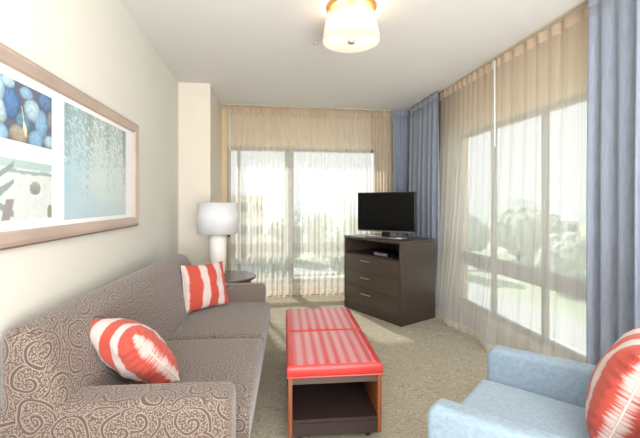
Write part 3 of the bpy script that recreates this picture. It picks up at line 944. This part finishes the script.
def beach(u, v):
    c = lerp((196, 212, 212), (214, 222, 222), clamp(0.5 + fbm(u * 12, v * 6, 4)))
    if v > 0.86: c = lerp(c, (160, 190, 190), 0.8)
    if abs(v - 0.80 - 0.05 * fbm(u * 6, 0)) < 0.03 and u > 0.55: c = lerp(c, (126, 156, 152), 0.8)
    # driftwood limbs at left
    for (a_, b_, sl, wdt) in ((0.52, 0.75, 1.6, .05), (0.50, 0.48, 1.3, .035), (0.45, 0.30, 2.0, .04), (0.2, 0.6, -1.2, .06)):
        if u < 0.62 and abs(v - b_ - sl * (u - a_)) < wdt: c = (132, 150, 150)
    if 0.50 < u < 0.64 and v < 0.34 and abs((u - 0.57) - (v - .17) * .12) < 0.035: c = (142, 136, 134)
    if u < 0.5 and v < 0.4: c = lerp(c, (150, 178, 200), 0.5)
    x, y = (u - 0.82) / 0.055, (v - 0.54) / 0.12
    if x * x + y * y < 1: c = tuple(k_ * (1 + 0.15 * y) for k_ in (140, 148, 138))
    if (u - 0.98) ** 2 / 0.03 ** 2 + (v - 0.1) ** 2 / 0.15 ** 2 < 1: c = (140, 140, 124)
    return tuple(k_ + 14 * fbm(u * 30, v * 12, 8) for k_ in c)
painted('beach_print', 1.13, 1.784, 1.233, 1.460, 130, 60, beach)

# ------------------------------------------------------------------ outside, seen through the sheers
GZ = -9.0
def flat(name, x0, x1, y0, y1, z, mat, kind='structure'):
    return struct(name, box(x0, x1, y0, y1, z - 0.2, z), mat)
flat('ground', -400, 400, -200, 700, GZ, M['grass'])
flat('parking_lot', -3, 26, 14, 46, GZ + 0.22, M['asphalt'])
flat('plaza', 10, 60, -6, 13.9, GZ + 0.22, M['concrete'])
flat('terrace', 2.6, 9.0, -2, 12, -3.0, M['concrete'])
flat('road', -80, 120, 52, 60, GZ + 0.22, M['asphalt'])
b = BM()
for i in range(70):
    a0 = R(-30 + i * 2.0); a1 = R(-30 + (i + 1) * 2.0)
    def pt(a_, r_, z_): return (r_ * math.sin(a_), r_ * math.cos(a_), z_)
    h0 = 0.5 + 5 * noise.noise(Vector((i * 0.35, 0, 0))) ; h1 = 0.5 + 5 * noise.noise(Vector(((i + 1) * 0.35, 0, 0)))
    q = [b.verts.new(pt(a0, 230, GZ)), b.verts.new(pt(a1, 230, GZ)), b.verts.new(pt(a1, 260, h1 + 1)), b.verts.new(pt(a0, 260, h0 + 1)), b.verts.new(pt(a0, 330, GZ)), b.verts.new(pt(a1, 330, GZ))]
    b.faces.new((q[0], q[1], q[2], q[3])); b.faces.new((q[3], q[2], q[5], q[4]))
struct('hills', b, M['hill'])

def building(label, x, y, w_, d_, z1, mat, rz, nwx, nwz):
    t = thing('office_building', label, 'building', (x, y, GZ + 0.05), rz)
    hh = z1 - GZ
    obj('walls', box(-w_ / 2, w_ / 2, 0, d_, 0, hh), mat, t)
    obj('parapet', box(-w_ / 2 - 0.2, w_ / 2 + 0.2, -0.2, d_ + 0.2, hh, hh + 0.4), mat, t)
    wm = bpy.data.meshes.new('window')
    bmx = box(-w_ / nwx * 0.3, w_ / nwx * 0.3, -0.06, 0.0, -0.75, 0.75); bmx.to_mesh(wm); bmx.free(); wm.materials.append(M['dark_glass'])
    for i in range(nwx):
        for j in range(nwz):
            o = bpy.data.objects.new('window', wm); COL.objects.link(o); o.parent = t
            o.location = (-w_ / 2 + w_ * (i + 0.5) / nwx, -0.01, hh * (j + 0.55) / nwz)
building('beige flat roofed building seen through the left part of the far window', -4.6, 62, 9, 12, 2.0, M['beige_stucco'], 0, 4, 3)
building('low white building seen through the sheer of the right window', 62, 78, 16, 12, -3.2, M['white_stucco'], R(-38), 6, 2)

def make_tree(label, seed):
    t = thing('tree', label, 'tree', (0, 0, 0), 0, 'trees beyond the far window')
    rnd = random.Random(seed)
    obj('trunk', tube([(0, 0, 0), (0.1, 0, 1.5), (0, 0.1, 3.5)], 0.22, 8), M['bark'], t, smooth=True)
    cb = BM()
    for _ in range(9):
        m_ = Matrix.Translation((rnd.uniform(-1.5, 1.5), rnd.uniform(-1.5, 1.5), rnd.uniform(1.6, 5.6))) @ Matrix.Scale(rnd.uniform(1.2, 2.0), 4)
        bmesh.ops.create_icosphere(cb, subdivisions=3, radius=1, matrix=m_)
    for v_ in cb.verts:
        n_ = noise.noise_vector(v_.co * 1.6) * 0.35 + noise.noise_vector(v_.co * 4) * 0.18
        v_.co += n_
    obj('crown', cb, M['leaf'], t, smooth=False)
    return t
TL_ = 'haze-tinted green leafy tree seen through the sheer of the far window'
TR_ = 'haze-tinted green leafy tree seen through the sheers of the right window'
t0_ = make_tree(TL_, 1); t0_.location = (11.0, 50, GZ + 0.2)
rt = random.Random(3)
spots = [(15, 56, 1.3), (4, 66, 1.35), (10, 78, 1.2), (20, 62, 1.4), (26, 50, 1.2), (1, 50, 0.9), (-7, 48, 1.0), (-16, 58, 1.3),
         (40, 52, 1.3), (46, 44, 1.2), (34, 60, 1.4), (52, 36, 1.2), (48, 26, 1.1), (60, 30, 1.35), (44, 60, 1.4), (58, 46, 1.4), (34, 38, 1.0), (42, 32, 1.0), (66, 22, 1.4), (38, 20, 0.9)]
for x, y, s_ in spots:
    o = dup(t0_, (x, y, GZ), rt.uniform(0, 6)); o.scale = (s_, s_, s_)
    if x > 28: o['label'] = TR_; o['group'] = 'trees beyond the right window'

def make_car(label, mat):
    t = thing('car', label, 'car', (0, 0, 0), 0, 'parked cars outside')
    prof = [(-2.2, 0.35), (-2.2, 0.85), (-1.5, 0.95), (-1.0, 1.42), (0.7, 1.45), (1.4, 0.95), (2.2, 0.80), (2.2, 0.35)]
    bm = BM()
    A_ = [bm.verts.new((x, -0.85, z)) for x, z in prof]; B_ = [bm.verts.new((x, 0.85, z)) for x, z in prof]
    bm.faces.new(A_); bm.faces.new(B_[::-1])
    for i in range(len(prof)):
        j = (i + 1) % len(prof); bm.faces.new((A_[i], B_[i], B_[j], A_[j]))
    obj('body', bm, mat, t, bevel=0.08)
    obj('glazing', box(-1.05, 1.0, -0.87, 0.87, 1.0, 1.33), M['dark_glass'], t)
    for x in (-1.35, 1.35):
        for y in (-0.82, 0.82):
            obj('wheel', tube([(x, y - 0.08, 0.32), (x, y + 0.08, 0.32)], 0.32, 16), M['tyre'], t)
    return t
z_ = GZ + 0.23
ca = make_car('white car parked in the lot outside the far window', M['car_white']); ca.location = (4.2, 30, z_); ca.rotation_euler.z = R(80)
cb_ = make_car('grey car parked in the lot outside the far window', M['car_grey']); cb_.location = (6.8, 36, z_); cb_.rotation_euler.z = R(80)
for (x, y) in ((7.1, 30), (12.8, 36)): dup(ca, (x, y, z_), R(80))
for (x, y) in ((9.8, 30),): dup(cb_, (x, y, z_), R(80))
